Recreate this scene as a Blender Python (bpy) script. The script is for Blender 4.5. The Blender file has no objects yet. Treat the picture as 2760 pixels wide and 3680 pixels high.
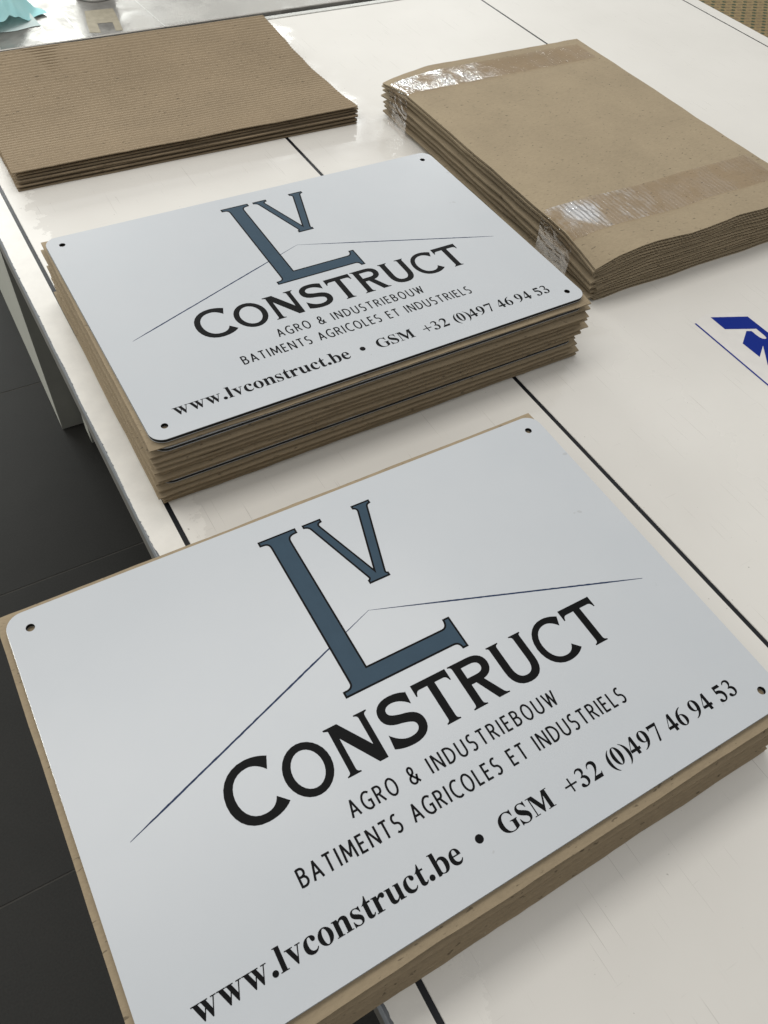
import bpy, math, random
from mathutils import Vector, Matrix, geometry, noise

C = bpy.context.scene.collection
SC = bpy.context.scene

# ------------------------------------------------------------------ camera
cam_d = bpy.data.cameras.new('camera'); cam = bpy.data.objects.new('camera', cam_d); C.objects.link(cam)
cam_d.sensor_fit = 'VERTICAL'; cam_d.sensor_height = 36.0; cam_d.sensor_width = 27.0
cam_d.lens = 2852.17 / 3680 * 36.0
cam_d.clip_start = 0.02; cam_d.clip_end = 60
RX = (0.864769, -0.496542, 0.074968); RY = (-0.353017, -0.70728, -0.612482); RZ = (0.357146, 0.50319, -0.786922)
m = Matrix(((RX[0], -RY[0], -RZ[0], 0.057868), (RX[1], -RY[1], -RZ[1], -0.080234), (RX[2], -RY[2], -RZ[2], 0.752182), (0, 0, 0, 1)))
cam.matrix_world = m
cam_d.dof.use_dof = True; cam_d.dof.focus_distance = 0.90; cam_d.dof.aperture_fstop = 30
SC.camera = cam

# ------------------------------------------------------------------ room light
w = bpy.data.worlds.new('World'); SC.world = w; w.use_nodes = True
bg = w.node_tree.nodes['Background']; wn = w.node_tree
tc = wn.nodes.new('ShaderNodeTexCoord'); sp_ = wn.nodes.new('ShaderNodeSeparateXYZ'); wn.links.new(tc.outputs['Generated'], sp_.inputs[0])
mr = wn.nodes.new('ShaderNodeMapRange'); mr.inputs['From Min'].default_value = -1; mr.inputs['From Max'].default_value = 1; wn.links.new(sp_.outputs['Z'], mr.inputs['Value'])
cr_ = wn.nodes.new('ShaderNodeValToRGB'); e_ = cr_.color_ramp.elements; e_.new(0.5); e_.new(0.7)
for el, (p, v_) in zip(e_, ((0.0, 0.10), (0.48, 0.22), (0.70, 0.47), (1.0, 0.68))): el.position = p; el.color = (v_, v_ * 0.995, v_ * 0.98, 1)
wn.links.new(mr.outputs['Result'], cr_.inputs['Fac']); wn.links.new(cr_.outputs['Color'], bg.inputs['Color']); bg.inputs['Strength'].default_value = 1.0
def area(name, loc, target, sx, sy, power, col=(1, 1, 1)):
    d = bpy.data.lights.new(name, 'AREA'); d.shape = 'RECTANGLE'; d.size = sx; d.size_y = sy; d.energy = power; d.color = col
    o = bpy.data.objects.new(name, d); C.objects.link(o); o.location = loc
    o.rotation_euler = (Vector(target) - Vector(loc)).to_track_quat('-Z', 'Y').to_euler()
    return o
def win(name, x0, x1, z0, z1, rad, y=6.0):          # a window pane in the far wall, as a lamp facing the table
    sx, sz = x1 - x0, z1 - z0
    area(name, ((x0 + x1) / 2, y, (z0 + z1) / 2), ((x0 + x1) / 2, 0, (z0 + z1) / 2), sx, sz, rad * sx * sz * math.pi, (0.97, 1.0, 0.98))
win('window_light_a', 2.76, 2.97, 1.35, 2.75, 6)
win('window_light_b', 3.40, 3.64, 1.35, 2.75, 6)
win('window_light_c', 4.20, 4.75, 1.35, 2.75, 10)
win('window_light_d', -2.6, 1.6, 1.0, 2.0, 13)
area('ceiling_light', (-0.15, 1.3, 2.7), (-0.10, 1.3, 0), 0.9, 3.6, 36, (1.0, 0.975, 0.935))
area('side_window_light', (-3.2, 2.3, -0.25), (0.15, 2.1, -0.35), 1.4, 0.45, 120, (1.0, 1.0, 0.92))

vs = SC.view_settings
vs.view_transform = 'Standard'; vs.look = 'None'; vs.exposure = 0.14; vs.gamma = 1.0; vs.use_curve_mapping = False
SC.render.film_transparent = False
try:
    SC.cycles.max_bounces = 8; SC.cycles.transparent_max_bounces = 12; SC.cycles.use_denoising = True
except Exception:
    pass

# ------------------------------------------------------------------ helpers
def obj(name, verts, faces, mat=None, parent=None, smooth=False):
    me = bpy.data.meshes.new(name); me.from_pydata([tuple(v) for v in verts], [], faces); me.update()
    if mat is not None:
        for mm in (mat if isinstance(mat, (list, tuple)) else [mat]): me.materials.append(mm)
    if smooth:
        for p in me.polygons: p.use_smooth = True
    o = bpy.data.objects.new(name, me); C.objects.link(o)
    if parent is not None: o.parent = parent
    return o
def empty(name, loc=(0, 0, 0), rz=0.0):
    o = bpy.data.objects.new(name, None); C.objects.link(o); o.location = loc; o.rotation_euler = (0, 0, rz); o.empty_display_size = 0.05
    return o
def tag(o, label, cat, group=None):
    o['label'] = label; o['category'] = cat
    if group: o['group'] = group
    return o
def box(x0, x1, y0, y1, z0, z1):
    v = [(x0, y0, z0), (x1, y0, z0), (x1, y1, z0), (x0, y1, z0), (x0, y0, z1), (x1, y0, z1), (x1, y1, z1), (x0, y1, z1)]
    return v, [(3, 2, 1, 0), (4, 5, 6, 7), (0, 1, 5, 4), (1, 2, 6, 5), (2, 3, 7, 6), (3, 0, 4, 7)]
def bevel_box(x0, x1, y0, y1, z0, z1, b):
    v = []; rings = [(b, z0), (0, z0 + b), (0, z1 - b), (b, z1)]
    for i, z in rings: v += [(x0 + i, y0 + i, z), (x1 - i, y0 + i, z), (x1 - i, y1 - i, z), (x0 + i, y1 - i, z)]
    f = [(3, 2, 1, 0), (12, 13, 14, 15)]
    for r in range(3):
        for k in range(4):
            a = r * 4 + k; c = r * 4 + (k + 1) % 4
            f.append((a, c, c + 4, a + 4))
    return v, f
def merge(parts):
    V = []; F = []
    for v, f in parts:
        n = len(V); V += list(v); F += [tuple(i + n for i in q) for q in f]
    return V, F
def wobble(seed, scale, amp, octaves=3):                # smooth 1-D random function
    rnd = random.Random(seed); t = [(rnd.uniform(0.6, 1.6) * (1.9 ** k) / scale, rnd.uniform(0, 6.28), amp / (1.6 ** k)) for k in range(octaves) for _ in (0, 1)]
    return lambda x: sum(a * math.sin(f * x * 6.283 + p) for f, p, a in t) * 0.6

# ------------------------------------------------------------------ materials
def mat_new(name):
    mt = bpy.data.materials.new(name); mt.use_nodes = True; nt = mt.node_tree
    b = nt.nodes['Principled BSDF']
    return mt, nt, b
def N(nt, typ, **kw):
    n = nt.nodes.new(typ)
    for k, v in kw.items(): setattr(n, k, v)
    return n
def noise_node(nt, coord, scale, detail=4, rough=0.55, stretch=None, dist=0.0):
    src = coord
    if stretch:
        mp = N(nt, 'ShaderNodeMapping'); mp.inputs['Scale'].default_value = stretch; nt.links.new(coord, mp.inputs['Vector']); src = mp.outputs['Vector']
    n = N(nt, 'ShaderNodeTexNoise'); n.inputs['Scale'].default_value = scale; n.inputs['Detail'].default_value = detail
    n.inputs['Roughness'].default_value = rough; n.inputs['Distortion'].default_value = dist
    nt.links.new(src, n.inputs['Vector']); return n.outputs['Fac']
def ramp(nt, fac, stops):
    r = N(nt, 'ShaderNodeValToRGB'); e = r.color_ramp.elements
    while len(e) < len(stops): e.new(0.5)
    for el, (p, c) in zip(e, stops): el.position = p; el.color = c if len(c) == 4 else (*c, 1)
    nt.links.new(fac, r.inputs['Fac']); return r.outputs['Color']
def mix(nt, fac, a, b, blend='MIX'):
    x = N(nt, 'ShaderNodeMix', data_type='RGBA', blend_type=blend)
    for s, v in ((x.inputs[0], fac), (x.inputs[6], a), (x.inputs[7], b)):
        if hasattr(v, 'default_value') or hasattr(v, 'links'): nt.links.new(v, s)
        else: s.default_value = v if not isinstance(v, tuple) or len(v) == 4 else (*v, 1)
    return x.outputs[2]
def math_n(nt, op, a, b=None, c=None):
    x = N(nt, 'ShaderNodeMath', operation=op)
    for s, v in zip(x.inputs, (a, b, c)):
        if v is None: continue
        if hasattr(v, 'links'): nt.links.new(v, s)
        else: s.default_value = v
    return x.outputs[0]
def bump(nt, b, height, strength, dist):
    n = N(nt, 'ShaderNodeBump'); n.inputs['Strength'].default_value = strength; n.inputs['Distance'].default_value = dist
    nt.links.new(height, n.inputs['Height']); nt.links.new(n.outputs['Normal'], b.inputs['Normal']); return n
def coord(nt, kind='Object'):
    return N(nt, 'ShaderNodeTexCoord').outputs[kind]
def W4(v): return (v, v, v, 1)

def m_plain(name, col, rough=0.5, metal=0.0, spec=0.5, var=0.0, vscale=40, bmp=0.0, bscale=300):
    mt, nt, b = mat_new(name); b.inputs['Roughness'].default_value = rough; b.inputs['Metallic'].default_value = metal
    b.inputs['Specular IOR Level'].default_value = spec
    co = coord(nt)
    if var:
        f = noise_node(nt, co, vscale, 5, 0.6)
        nt.links.new(ramp(nt, f, [(0.3, tuple(c * (1 - var) for c in col)), (0.7, tuple(min(1, c * (1 + var)) for c in col))]), b.inputs['Base Color'])
    else: b.inputs['Base Color'].default_value = (*col, 1)
    if bmp: bump(nt, b, noise_node(nt, co, bscale, 3), 0.4, bmp)
    return mt

def m_card(name, col, flute_axis='x', rib=0.0):
    """grey-brown recycled kraft board: mottled, with dark and pale fibres lying along the flutes"""
    mt, nt, b = mat_new(name); oi = N(nt, 'ShaderNodeObjectInfo'); va = N(nt, 'ShaderNodeVectorMath', operation='ADD')
    vs_ = N(nt, 'ShaderNodeVectorMath', operation='SCALE'); vs_.inputs[0].default_value = (7.3, 3.9, 5.1); nt.links.new(oi.outputs['Random'], vs_.inputs['Scale'])
    nt.links.new(coord(nt, 'Object'), va.inputs[0]); nt.links.new(vs_.outputs[0], va.inputs[1]); co = va.outputs[0]
    b.inputs['Roughness'].default_value = 0.85; b.inputs['Specular IOR Level'].default_value = 0.2
    st = (0.35, 1, 0.5) if flute_axis == 'x' else (1, 0.35, 0.5)
    big = noise_node(nt, co, 9, 4, 0.6)
    fine = noise_node(nt, co, 420, 3, 0.7, st)
    c0 = ramp(nt, big, [(0.3, tuple(c * 0.9 for c in col)), (0.7, tuple(c * 1.08 for c in col))])
    c1 = mix(nt, 0.26, c0, ramp(nt, fine, [(0.3, tuple(c * 0.72 for c in col)), (0.62, tuple(c * 1.22 for c in col))]))
    fl = noise_node(nt, co, 300, 2, 0.5, st)
    flm = ramp(nt, fl, [(0.665, W4(0)), (0.72, W4(0.7))])
    c2 = mix(nt, flm, c1, tuple(c * 0.33 for c in col))
    pf = noise_node(nt, co, 130, 2, 0.5, (1, 1, 1))
    c3 = mix(nt, ramp(nt, pf, [(0.74, W4(0)), (0.79, W4(0.2))]), c2, (0.62, 0.55, 0.42))
    nt.links.new(c3, b.inputs['Base Color'])
    bump(nt, b, fine, 0.35, 0.0006)
    return mt

CARD = (0.305, 0.243, 0.160)
M = {}
M['card_x'] = m_card('recycled_card_flutes_sideways', CARD, 'x')
M['card_y'] = m_card('recycled_card_flutes_lengthways', (0.312, 0.252, 0.168), 'y')
M['card_rib'] = m_card('recycled_card_ribbed', (0.275, 0.213, 0.140), 'x')
M['card_flute_shaded'] = m_plain('card_fluting_shaded', (0.15, 0.11, 0.066), 0.9, spec=0.15, var=0.2, vscale=200)  # darker than the liners, shade inside the flutes put into the colour
M['black'] = m_plain('black_print', (0.004, 0.0042, 0.0045), 0.45, spec=0.07)
M['navy'] = m_plain('slate_blue_print', (0.032, 0.060, 0.088), 0.4, spec=0.12, var=0.05, vscale=60)
M['line'] = m_plain('blue_grey_brush_print', (0.02, 0.034, 0.078), 0.4, spec=0.1, var=0.3, vscale=900)
M['core'] = m_plain('black_plastic_core', (0.005, 0.005, 0.006), 0.5, spec=0.2)
M['rubber'] = m_plain('black_groove', (0.007, 0.008, 0.011), 0.4, spec=0.25, var=0.3, vscale=300)
M['blue'] = m_plain('royal_blue_print', (0.001, 0.018, 0.215), 0.35, spec=0.1)

def m_sign():
    mt, nt, b = mat_new('satin_white_lacquer'); co = coord(nt)
    f = noise_node(nt, co, 7, 4, 0.6)
    nt.links.new(ramp(nt, f, [(0.3, (0.470, 0.494, 0.517)), (0.7, (0.490, 0.511, 0.531))]), b.inputs['Base Color'])
    b.inputs['Roughness'].default_value = 0.38; b.inputs['Specular IOR Level'].default_value = 0.45
    dust = ramp(nt, noise_node(nt, co, 70, 1, 0.4), [(0.80, W4(0)), (0.815, W4(0.35))]); b0 = b.inputs['Base Color'].links[0].from_socket
    nt.links.new(mix(nt, dust, b0, (0.30, 0.30, 0.29)), b.inputs['Base Color'])
    nt.links.new(math_n(nt, 'MULTIPLY_ADD', noise_node(nt, co, 5, 4, 0.6), 0.07, 0.255), b.inputs['Roughness'])
    bump(nt, b, noise_node(nt, co, 1400, 2), 0.12, 0.0002)
    return mt
M['sign'] = m_sign()

def m_table():
    """cream laminate under a glossy clear film; the film is worn to matt in ragged patches, with scratches and specks"""
    mt, nt, b = mat_new('cream_laminate_with_worn_film'); co = coord(nt, 'Object')
    sep = N(nt, 'ShaderNodeSeparateXYZ'); nt.links.new(co, sep.inputs[0]); X, Y = sep.outputs['X'], sep.outputs['Y']
    nz = noise_node(nt, co, 16, 8, 0.68); nz2 = noise_node(nt, co, 70, 6, 0.7)
    # ragged worn band beside the first groove
    jag = math_n(nt, 'MULTIPLY_ADD', math_n(nt, 'SUBTRACT', nz, 0.5), 0.16, X)
    m1 = N(nt, 'ShaderNodeMapRange', interpolation_type='SMOOTHSTEP'); nt.links.new(jag, m1.inputs['Value']); m1.inputs['From Min'].default_value = 0.215; m1.inputs['From Max'].default_value = 0.209; a1 = m1.outputs['Result']
    # ragged worn area towards the middle and right of the table
    nzs = noise_node(nt, co, 14, 3, 0.5); jag2 = math_n(nt, 'MULTIPLY_ADD', math_n(nt, 'SUBTRACT', nzs, 0.5), 0.16, X)
    m2 = N(nt, 'ShaderNodeMapRange', interpolation_type='SMOOTHSTEP'); nt.links.new(jag2, m2.inputs['Value']); m2.inputs['From Min'].default_value = 0.845; m2.inputs['From Max'].default_value = 0.905; a2 = m2.outputs['Result']
    isl = math_n(nt, 'GREATER_THAN', nz2, 0.72)
    worn = math_n(nt, 'MAXIMUM', math_n(nt, 'MAXIMUM', a1, a2), isl)
    rr = N(nt, 'ShaderNodeMix', data_type='FLOAT'); nt.links.new(worn, rr.inputs[0]); rr.inputs[2].default_value = 0.11; rr.inputs[3].default_value = 0.52
    nt.links.new(rr.outputs[0], b.inputs['Roughness'])
    b.inputs['Specular IOR Level'].default_value = 0.5
    cl = ramp(nt, noise_node(nt, co, 5, 4), [(0.3, (0.675, 0.655, 0.61)), (0.7, (0.71, 0.69, 0.645))])
    cl = mix(nt, math_n(nt, 'MULTIPLY', math_n(nt, 'MAXIMUM', a1, isl), 0.55), cl, (0.77, 0.75, 0.70))
    # long hair scratches and specks
    sc = noise_node(nt, co, 60, 2, 0.5, (14, 0.12, 1), 0.0)
    scm = ramp(nt, sc, [(0.70, W4(0)), (0.73, W4(0.5))])
    sc2 = noise_node(nt, co, 60, 2, 0.5, (0.3, 10, 1), 0.4)
    scm2 = ramp(nt, sc2, [(0.735, W4(0)), (0.76, W4(0.22))])
    sp = noise_node(nt, co, 210, 1, 0.4)
    spm = ramp(nt, sp, [(0.795, W4(0)), (0.81, W4(0.55))])
    mk = mix(nt, 1.0, mix(nt, 1.0, scm, scm2, 'LIGHTEN'), spm, 'LIGHTEN')
    nt.links.new(mix(nt, mk, cl, (0.25, 0.23, 0.20)), b.inputs['Base Color'])
    hb = math_n(nt, 'ADD', noise_node(nt, co, 9, 2), math_n(nt, 'MULTIPLY', noise_node(nt, co, 160, 3), 0.02))
    bump(nt, b, hb, 0.10, 0.004)
    return mt
M['table'] = m_table()
M['edge_lam'] = m_plain('white_painted_edge', (0.73, 0.71, 0.66), 0.42, var=0.06, vscale=30)
M['table_core'] = m_plain('grey_blue_edge_band', (0.115, 0.125, 0.14), 0.55, var=0.18, vscale=90)
M['apron'] = m_plain('dark_apron', (0.050, 0.046, 0.040), 0.6, var=0.15, vscale=40)
M['pedestal'] = m_plain('pale_painted_metal', (0.19, 0.19, 0.17), 0.45, var=0.05, vscale=15)
def m_floor():
    mt, nt, b = mat_new('anthracite_tile'); co = coord(nt)
    f = noise_node(nt, co, 6, 6, 0.65); g = noise_node(nt, co, 260, 3, 0.7)
    c = mix(nt, 0.4, ramp(nt, f, [(0.3, (0.008, 0.0078, 0.0068)), (0.7, (0.013, 0.0125, 0.0108))]), ramp(nt, g, [(0.35, (0.008, 0.008, 0.007)), (0.65, (0.020, 0.0193, 0.017))]))
    nt.links.new(c, b.inputs['Base Color']); b.inputs['Roughness'].default_value = 0.6; b.inputs['Specular IOR Level'].default_value = 0.22
    bump(nt, b, g, 0.3, 0.0006); return mt
M['tile'] = m_floor()
M['grout'] = m_plain('grey_grout', (0.05, 0.048, 0.043), 0.9, spec=0.2, var=0.15)
def m_steel():
    mt, nt, b = mat_new('smeared_sheet_steel'); co = coord(nt)
    f = noise_node(nt, co, 14, 6, 0.65, None, 0.6); s = noise_node(nt, co, 55, 4, 0.6, (0.15, 1.0, 1))
    nt.links.new(ramp(nt, f, [(0.3, (0.35, 0.34, 0.315)), (0.7, (0.45, 0.435, 0.405))]), b.inputs['Base Color'])
    nt.links.new(ramp(nt, f, [(0.35, W4(0.30)), (0.65, W4(0.58))]), b.inputs['Roughness']); b.inputs['Metallic'].default_value = 0.65
    bump(nt, b, s, 0.25, 0.001); return mt
M['steel'] = m_steel()
M['alu'] = m_plain('dull_aluminium', (0.52, 0.52, 0.49), 0.4, 0.5, var=0.08)
M['mask'] = m_plain('masking_tape', (0.35, 0.315, 0.235), 0.75, var=0.12, vscale=70)
M['rim'] = m_plain('tin_rim', (0.42, 0.42, 0.40), 0.28, 0.9)
M['can'] = m_plain('black_can_paint', (0.008, 0.008, 0.008), 0.3)
M['film'] = m_plain('pale_print_ground', (0.70, 0.68, 0.645), 0.3, var=0.04, vscale=50)
M['green'] = m_plain('dark_green_print', (0.035, 0.055, 0.022), 0.7)
M['brownp'] = m_plain('dull_brown_print', (0.17, 0.125, 0.065), 0.8)
M['kraft'] = m_card('plain_kraft_paper', (0.26, 0.195, 0.10), 'x')
def m_cloth(name, a, b_):
    mt, nt, b = mat_new(name); co = coord(nt)
    nt.links.new(ramp(nt, noise_node(nt, co, 18, 4), [(0.3, a), (0.7, b_)]), b.inputs['Base Color'])
    b.inputs['Roughness'].default_value = 0.9; b.inputs['Specular IOR Level'].default_value = 0.15
    bump(nt, b, noise_node(nt, co, 900, 2), 0.3, 0.0004); return mt
M['cloth'] = m_cloth('turquoise_wipe', (0.36, 0.70, 0.72), (0.46, 0.77, 0.78))
M['cloth_w'] = m_cloth('white_wipe', (0.62, 0.74, 0.73), (0.70, 0.80, 0.78))
def m_tape():
    mt = bpy.data.materials.new('clear_packing_tape'); mt.use_nodes = True; nt = mt.node_tree
    nt.nodes.remove(nt.nodes['Principled BSDF']); out = nt.nodes['Material Output']; co = coord(nt)
    tr = N(nt, 'ShaderNodeBsdfTransparent'); tr.inputs['Color'].default_value = (0.91, 0.88, 0.86, 1)
    gl = N(nt, 'ShaderNodeBsdfGlossy'); gl.inputs['Roughness'].default_value = 0.05; gl.inputs['Color'].default_value = (1, 1, 1, 1)
    wv = N(nt, 'ShaderNodeTexWave', wave_type='BANDS', bands_direction='X'); wv.inputs['Scale'].default_value = 36; wv.inputs['Distortion'].default_value = 3.0; wv.inputs['Detail'].default_value = 1; wv.inputs['Detail Scale'].default_value = 2
    nt.links.new(co, wv.inputs['Vector']); rib = math_n(nt, 'MULTIPLY', wv.outputs['Fac'], 0.20); cr = noise_node(nt, co, 45, 2, 0.5, (1.6, 0.5, 1), 0.5)
    h = math_n(nt, 'MULTIPLY_ADD', cr, 0.8, math_n(nt, 'MULTIPLY_ADD', noise_node(nt, co, 150, 3, 0.6, (1, .6, 1), 1.0), 0.14, rib))
    bp = N(nt, 'ShaderNodeBump'); bp.inputs['Strength'].default_value = 0.55; bp.inputs['Distance'].default_value = 0.010
    nt.links.new(h, bp.inputs['Height']); nt.links.new(bp.outputs['Normal'], gl.inputs['Normal'])
    fr = N(nt, 'ShaderNodeFresnel'); fr.inputs['IOR'].default_value = 1.5; nt.links.new(bp.outputs['Normal'], fr.inputs['Normal'])
    mx = N(nt, 'ShaderNodeMixShader'); glint_patches = ramp(nt, noise_node(nt, co, 16, 4, 0.6, (1.0, 0.7, 1)), [(0.44, W4(0.10)), (0.60, W4(0.95))]); sx_ = N(nt, 'ShaderNodeSeparateXYZ'); nt.links.new(co, sx_.inputs[0])
    glint_end = ramp(nt, sx_.outputs['X'], [(0.0, W4(0.4)), (0.012, W4(1.0)), (0.11, W4(1.0)), (0.20, W4(0.10))])          # glints placed at the left end by weighting the gloss along the strip
    nt.links.new(math_n(nt, 'MULTIPLY', math_n(nt, 'MULTIPLY', fr.outputs[0], glint_patches), glint_end), mx.inputs[0])
    nt.links.new(tr.outputs[0], mx.inputs[1]); nt.links.new(gl.outputs[0], mx.inputs[2]); nt.links.new(mx.outputs[0], out.inputs['Surface'])
    return mt
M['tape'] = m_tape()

# ------------------------------------------------------------------ the setting: tiled floor
FZ = -0.85
v, f = box(-3.5, 4.5, -2.5, 6.0, FZ - 0.06, FZ - 0.0008); fl = obj('floor', v, f, M['grout']); fl['kind'] = 'structure'
tv, tf = bevel_box(-0.648, 0.648, -0.3250, 0.3250, -0.02, 0, 0.0012); tmesh = None
for i in range(-1, 2):
    for k in range(-2, 4):
        if tmesh is None:
            t = obj('tile', tv, tf, M['tile'], fl); tmesh = t.data
        else:
            t = bpy.data.objects.new('tile', tmesh); C.objects.link(t); t.parent = fl
        t.location = (-0.25 + i * 1.3, 0.80 + k * 0.652, FZ)

# ------------------------------------------------------------------ the work table
TR = 0.0105                                                   # the table stands a touch askew to the signs
tb = empty('work_table', (0, 0, 0), TR)
tag(tb, 'cream topped work table with long black grooves, worn film and grey edge', 'table')
GW = 0.0031                                                    # half a groove
GX = (0.1795, 0.6905, 1.436, 1.959); LX, RXE = 0.1438, 2.0; YA, YB = -0.45, 1.735
edges = [LX] + [g for x in GX for g in (x - GW, x + GW)] + [RXE]
def panel(name, x0, x1, mt, par=tb):
    v, f = bevel_box(x0, x1, YA, YB, -0.006, 0, 0.0006); return obj(name, v, f, mt, par)
for k in range(1, 5): panel('top_panel', edges[2 * k], edges[2 * k + 1], M['table'])
# white edge strip whose outer side is chipped ragged
rnd = random.Random(4); n = 1100; V = []; F = []
wb = wobble(11, 0.25, 0.00035); ch = wobble(31, 0.012, 1.0, 4)
for i in range(n + 1):
    y = YA + (YB - YA) * i / n; d = wb(y) + max(0, ch(y) - 0.9) * 0.0014 + rnd.uniform(0, 0.0004)
    if y < 0.56: d += max(0, noise.noise((y * 30, 3.1, 0)) + 0.4 * noise.noise((y * 150, 3.1, 0)) + 0.05) * 0.0042 * min(1, (0.56 - y) / .08)
    V += [(LX + d, y, 0), (edges[1], y, 0), (LX + d + 0.0004, y, -0.0012), (edges[1], y, -0.006)]
for i in range(n):
    a = 4 * i; b = a + 4
    F += [(a, a + 1, b + 1, b), (a + 2, a, b, b + 2), (a + 1, a + 3, b + 3, b + 1)]
obj('edge_strip', V, F, M['edge_lam'], tb)
# the core sits just under the chipped strip and below the panels
v, f = merge([bevel_box(LX - 0.0006, edges[1] + 0.001, YA, YB, -0.025, -0.0014, 0.0008), box(edges[1] + 0.001, RXE, YA, YB, -0.025, -0.0065)])
obj('core_board', v, f, M['table_core'], tb)
for x in GX:
    v, f = box(x - GW + 0.0001, x + GW - 0.0001, YA, YB, -0.0062, -0.0010); obj('groove_strip', v, f, M['rubber'], tb)
v, f = bevel_box(LX + 0.002, RXE - 0.002, YA + 0.01, YB, -0.082, -0.0255, 0.001); obj('apron', v, f, M['apron'], tb)
# far end: aluminium profile, black gap, sheet steel bed
v, f = bevel_box(LX, RXE, 1.7365, 1.752, -0.025, 0.0012, 0.001); obj('end_profile', v, f, M['alu'], tb)
v, f = box(LX, RXE, 1.7525, 1.766, -0.02, -0.004); obj('end_gap', v, f, M['rubber'], tb)
v, f = bevel_box(0.02, 1.9, 1.7665, 2.75, -0.02, 0.0045, 0.0015); st = obj('steel_bed', v, f, M['steel'], tb)
def flat(pts, z): return [(x, y, z) for x, y in pts], [tuple(range(len(pts)))]
def tloc(x, y):                                               # world point -> table frame
    c, s = math.cos(TR), math.sin(TR); return (c * x + s * y, -s * x + c * y)
mp = [(.500, 1.902), (.562, 1.899), (.556, 1.85), (.546, 1.782), (.531, 1.784), (.538, 1.828), (.506, 1.832), (.499, 1.785), (.4775, 1.792), (.488, 1.85)]
v, f = flat([tloc(*q) for q in mp], 0.0049); obj('masking_tape', v, f, M['mask'], tb)
for i, (x0, x1) in enumerate(((.375, .395), (.43, .46), (.60, .635), (.27, .29))):
    q = [tloc(x0, 2.15), tloc(x0 + .0025, 2.15), tloc(x1 + .0025, 1.772), tloc(x1, 1.772)]
    v, f = flat(q, 0.0047 + i * 1e-5); obj('score_line', v, f, M['alu'], tb)
# pedestal and leg under the table
v, f = bevel_box(0.151, 0.62, 1.571, 2.55, FZ, -0.083, 0.003)
ped = obj('pedestal', v, f, M['pedestal'], tb); 
v, f = bevel_box(0.205, 0.27, 1.49, 1.545, FZ, -0.083, 0.003); obj('leg', v, f, M['pedestal'], tb)
v, f = bevel_box(1.55, 1.9, 0.2, 2.4, FZ, -0.083, 0.003); obj('pedestal', v, f, M['pedestal'], tb)
for o in tb.children:                                         # pedestals were laid out in world axes
    if o.name.startswith(('pedestal', 'leg')): o.rotation_euler = (0, 0, -TR)

# the printed blue mark under the film
FA = [(1.0150, .5075), (1.0500, .515), (1.116, .492), (1.120, .30), (1.03, .30), (1.0130, .33)]
v, f = flat([tloc(*q) for q in FA], 0.00012)
mk = obj('printed_mark', v, f, M['film'], tb)
def poly(rings, z):
    rings = [[Vector((x, y, 0)) for x, y in r] for r in rings]; tris = geometry.tessellate_polygon(rings)
    flatv = [(p.x, p.y, z) for r in rings for p in r]
    out = []
    for t in tris:
        a, b, c = (Vector(flatv[i]) for i in t)
        out.append(t if (b - a).cross(c - a).z > 0 else (t[0], t[2], t[1]))
    return flatv, [tuple(t) for t in out]
bar = [(1.0150, .5052), (1.0180, .5050), (1.0180, .20), (1.0150, .20)]
Rg = [(1.0504, .5061), (1.1080, .4820), (1.1088, .4330), (1.1060, .4140), (1.1000, .4040), (1.0935, .4010), (1.0880, .4030), (1.0840, .4090), (1.0520, .3700), (1.0500, .3850), (1.0774, .4203), (1.0522, .4033), (1.0513, .4377), (1.0791, .4567),
      (1.0868, .4532), (1.0866, .4440), (1.0873, .4365), (1.0895, .4322), (1.0917, .4306), (1.0945, .4300), (1.0965, .4312), (1.0978, .4360), (1.0981, .4539), (1.0504, .4746)]
ring = lambda cx, cy, rx, ry, n=24: [(cx + rx * math.cos(6.2832 * i / n), cy + ry * math.sin(6.2832 * i / n)) for i in range(n)]
v, f = merge([poly([[tloc(*q) for q in bar]], 0.0003), poly([[tloc(*q) for q in Rg]], 0.0003), poly([[tloc(*q) for q in ring(1.043, .334, .016, .021)], [tloc(*q) for q in ring(1.043, .334, .009, .012)]], 0.00032)])
obj('blue_print', v, f, M['blue'], mk)

# ------------------------------------------------------------------ lettering (flat print on the signs, drawn here as outlines)
def path(s, n=7):
    tk = s.split(); i = 0; rings = []; cur = None; cmd = None
    def num():
        nonlocal i; i += 1; return float(tk[i - 1])
    while i < len(tk):
        if tk[i].isalpha(): cmd = tk[i]; i += 1
        if cmd == 'Z': continue
        if cmd == 'M': cur = [(num(), num())]; rings.append(cur); cmd = 'L'
        elif cmd == 'L': cur.append((num(), num()))
        elif cmd == 'C':
            p0 = cur[-1]; p1 = (num(), num()); p2 = (num(), num()); p3 = (num(), num())
            for k in range(1, n + 1):
                t = k / n; u = 1 - t
                cur.append(tuple(u ** 3 * p0[j] + 3 * u * u * t * p1[j] + 3 * u * t * t * p2[j] + t ** 3 * p3[j] for j in (0, 1)))
        elif cmd == 'E':
            cx, cy, rx, ry = num(), num(), num(), num(); cur = ring(cx, cy, rx, ry, 28); rings.append(cur)
        elif cmd == 'B':
            x0, y0, x1, y1 = num(), num(), num(), num(); cur = [(x0, y0), (x1, y0), (x1, y1), (x0, y1)]; rings.append(cur)
    for r in rings:
        if abs(r[0][0] - r[-1][0]) + abs(r[0][1] - r[-1][1]) < 1e-6: r.pop()
    return rings
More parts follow.
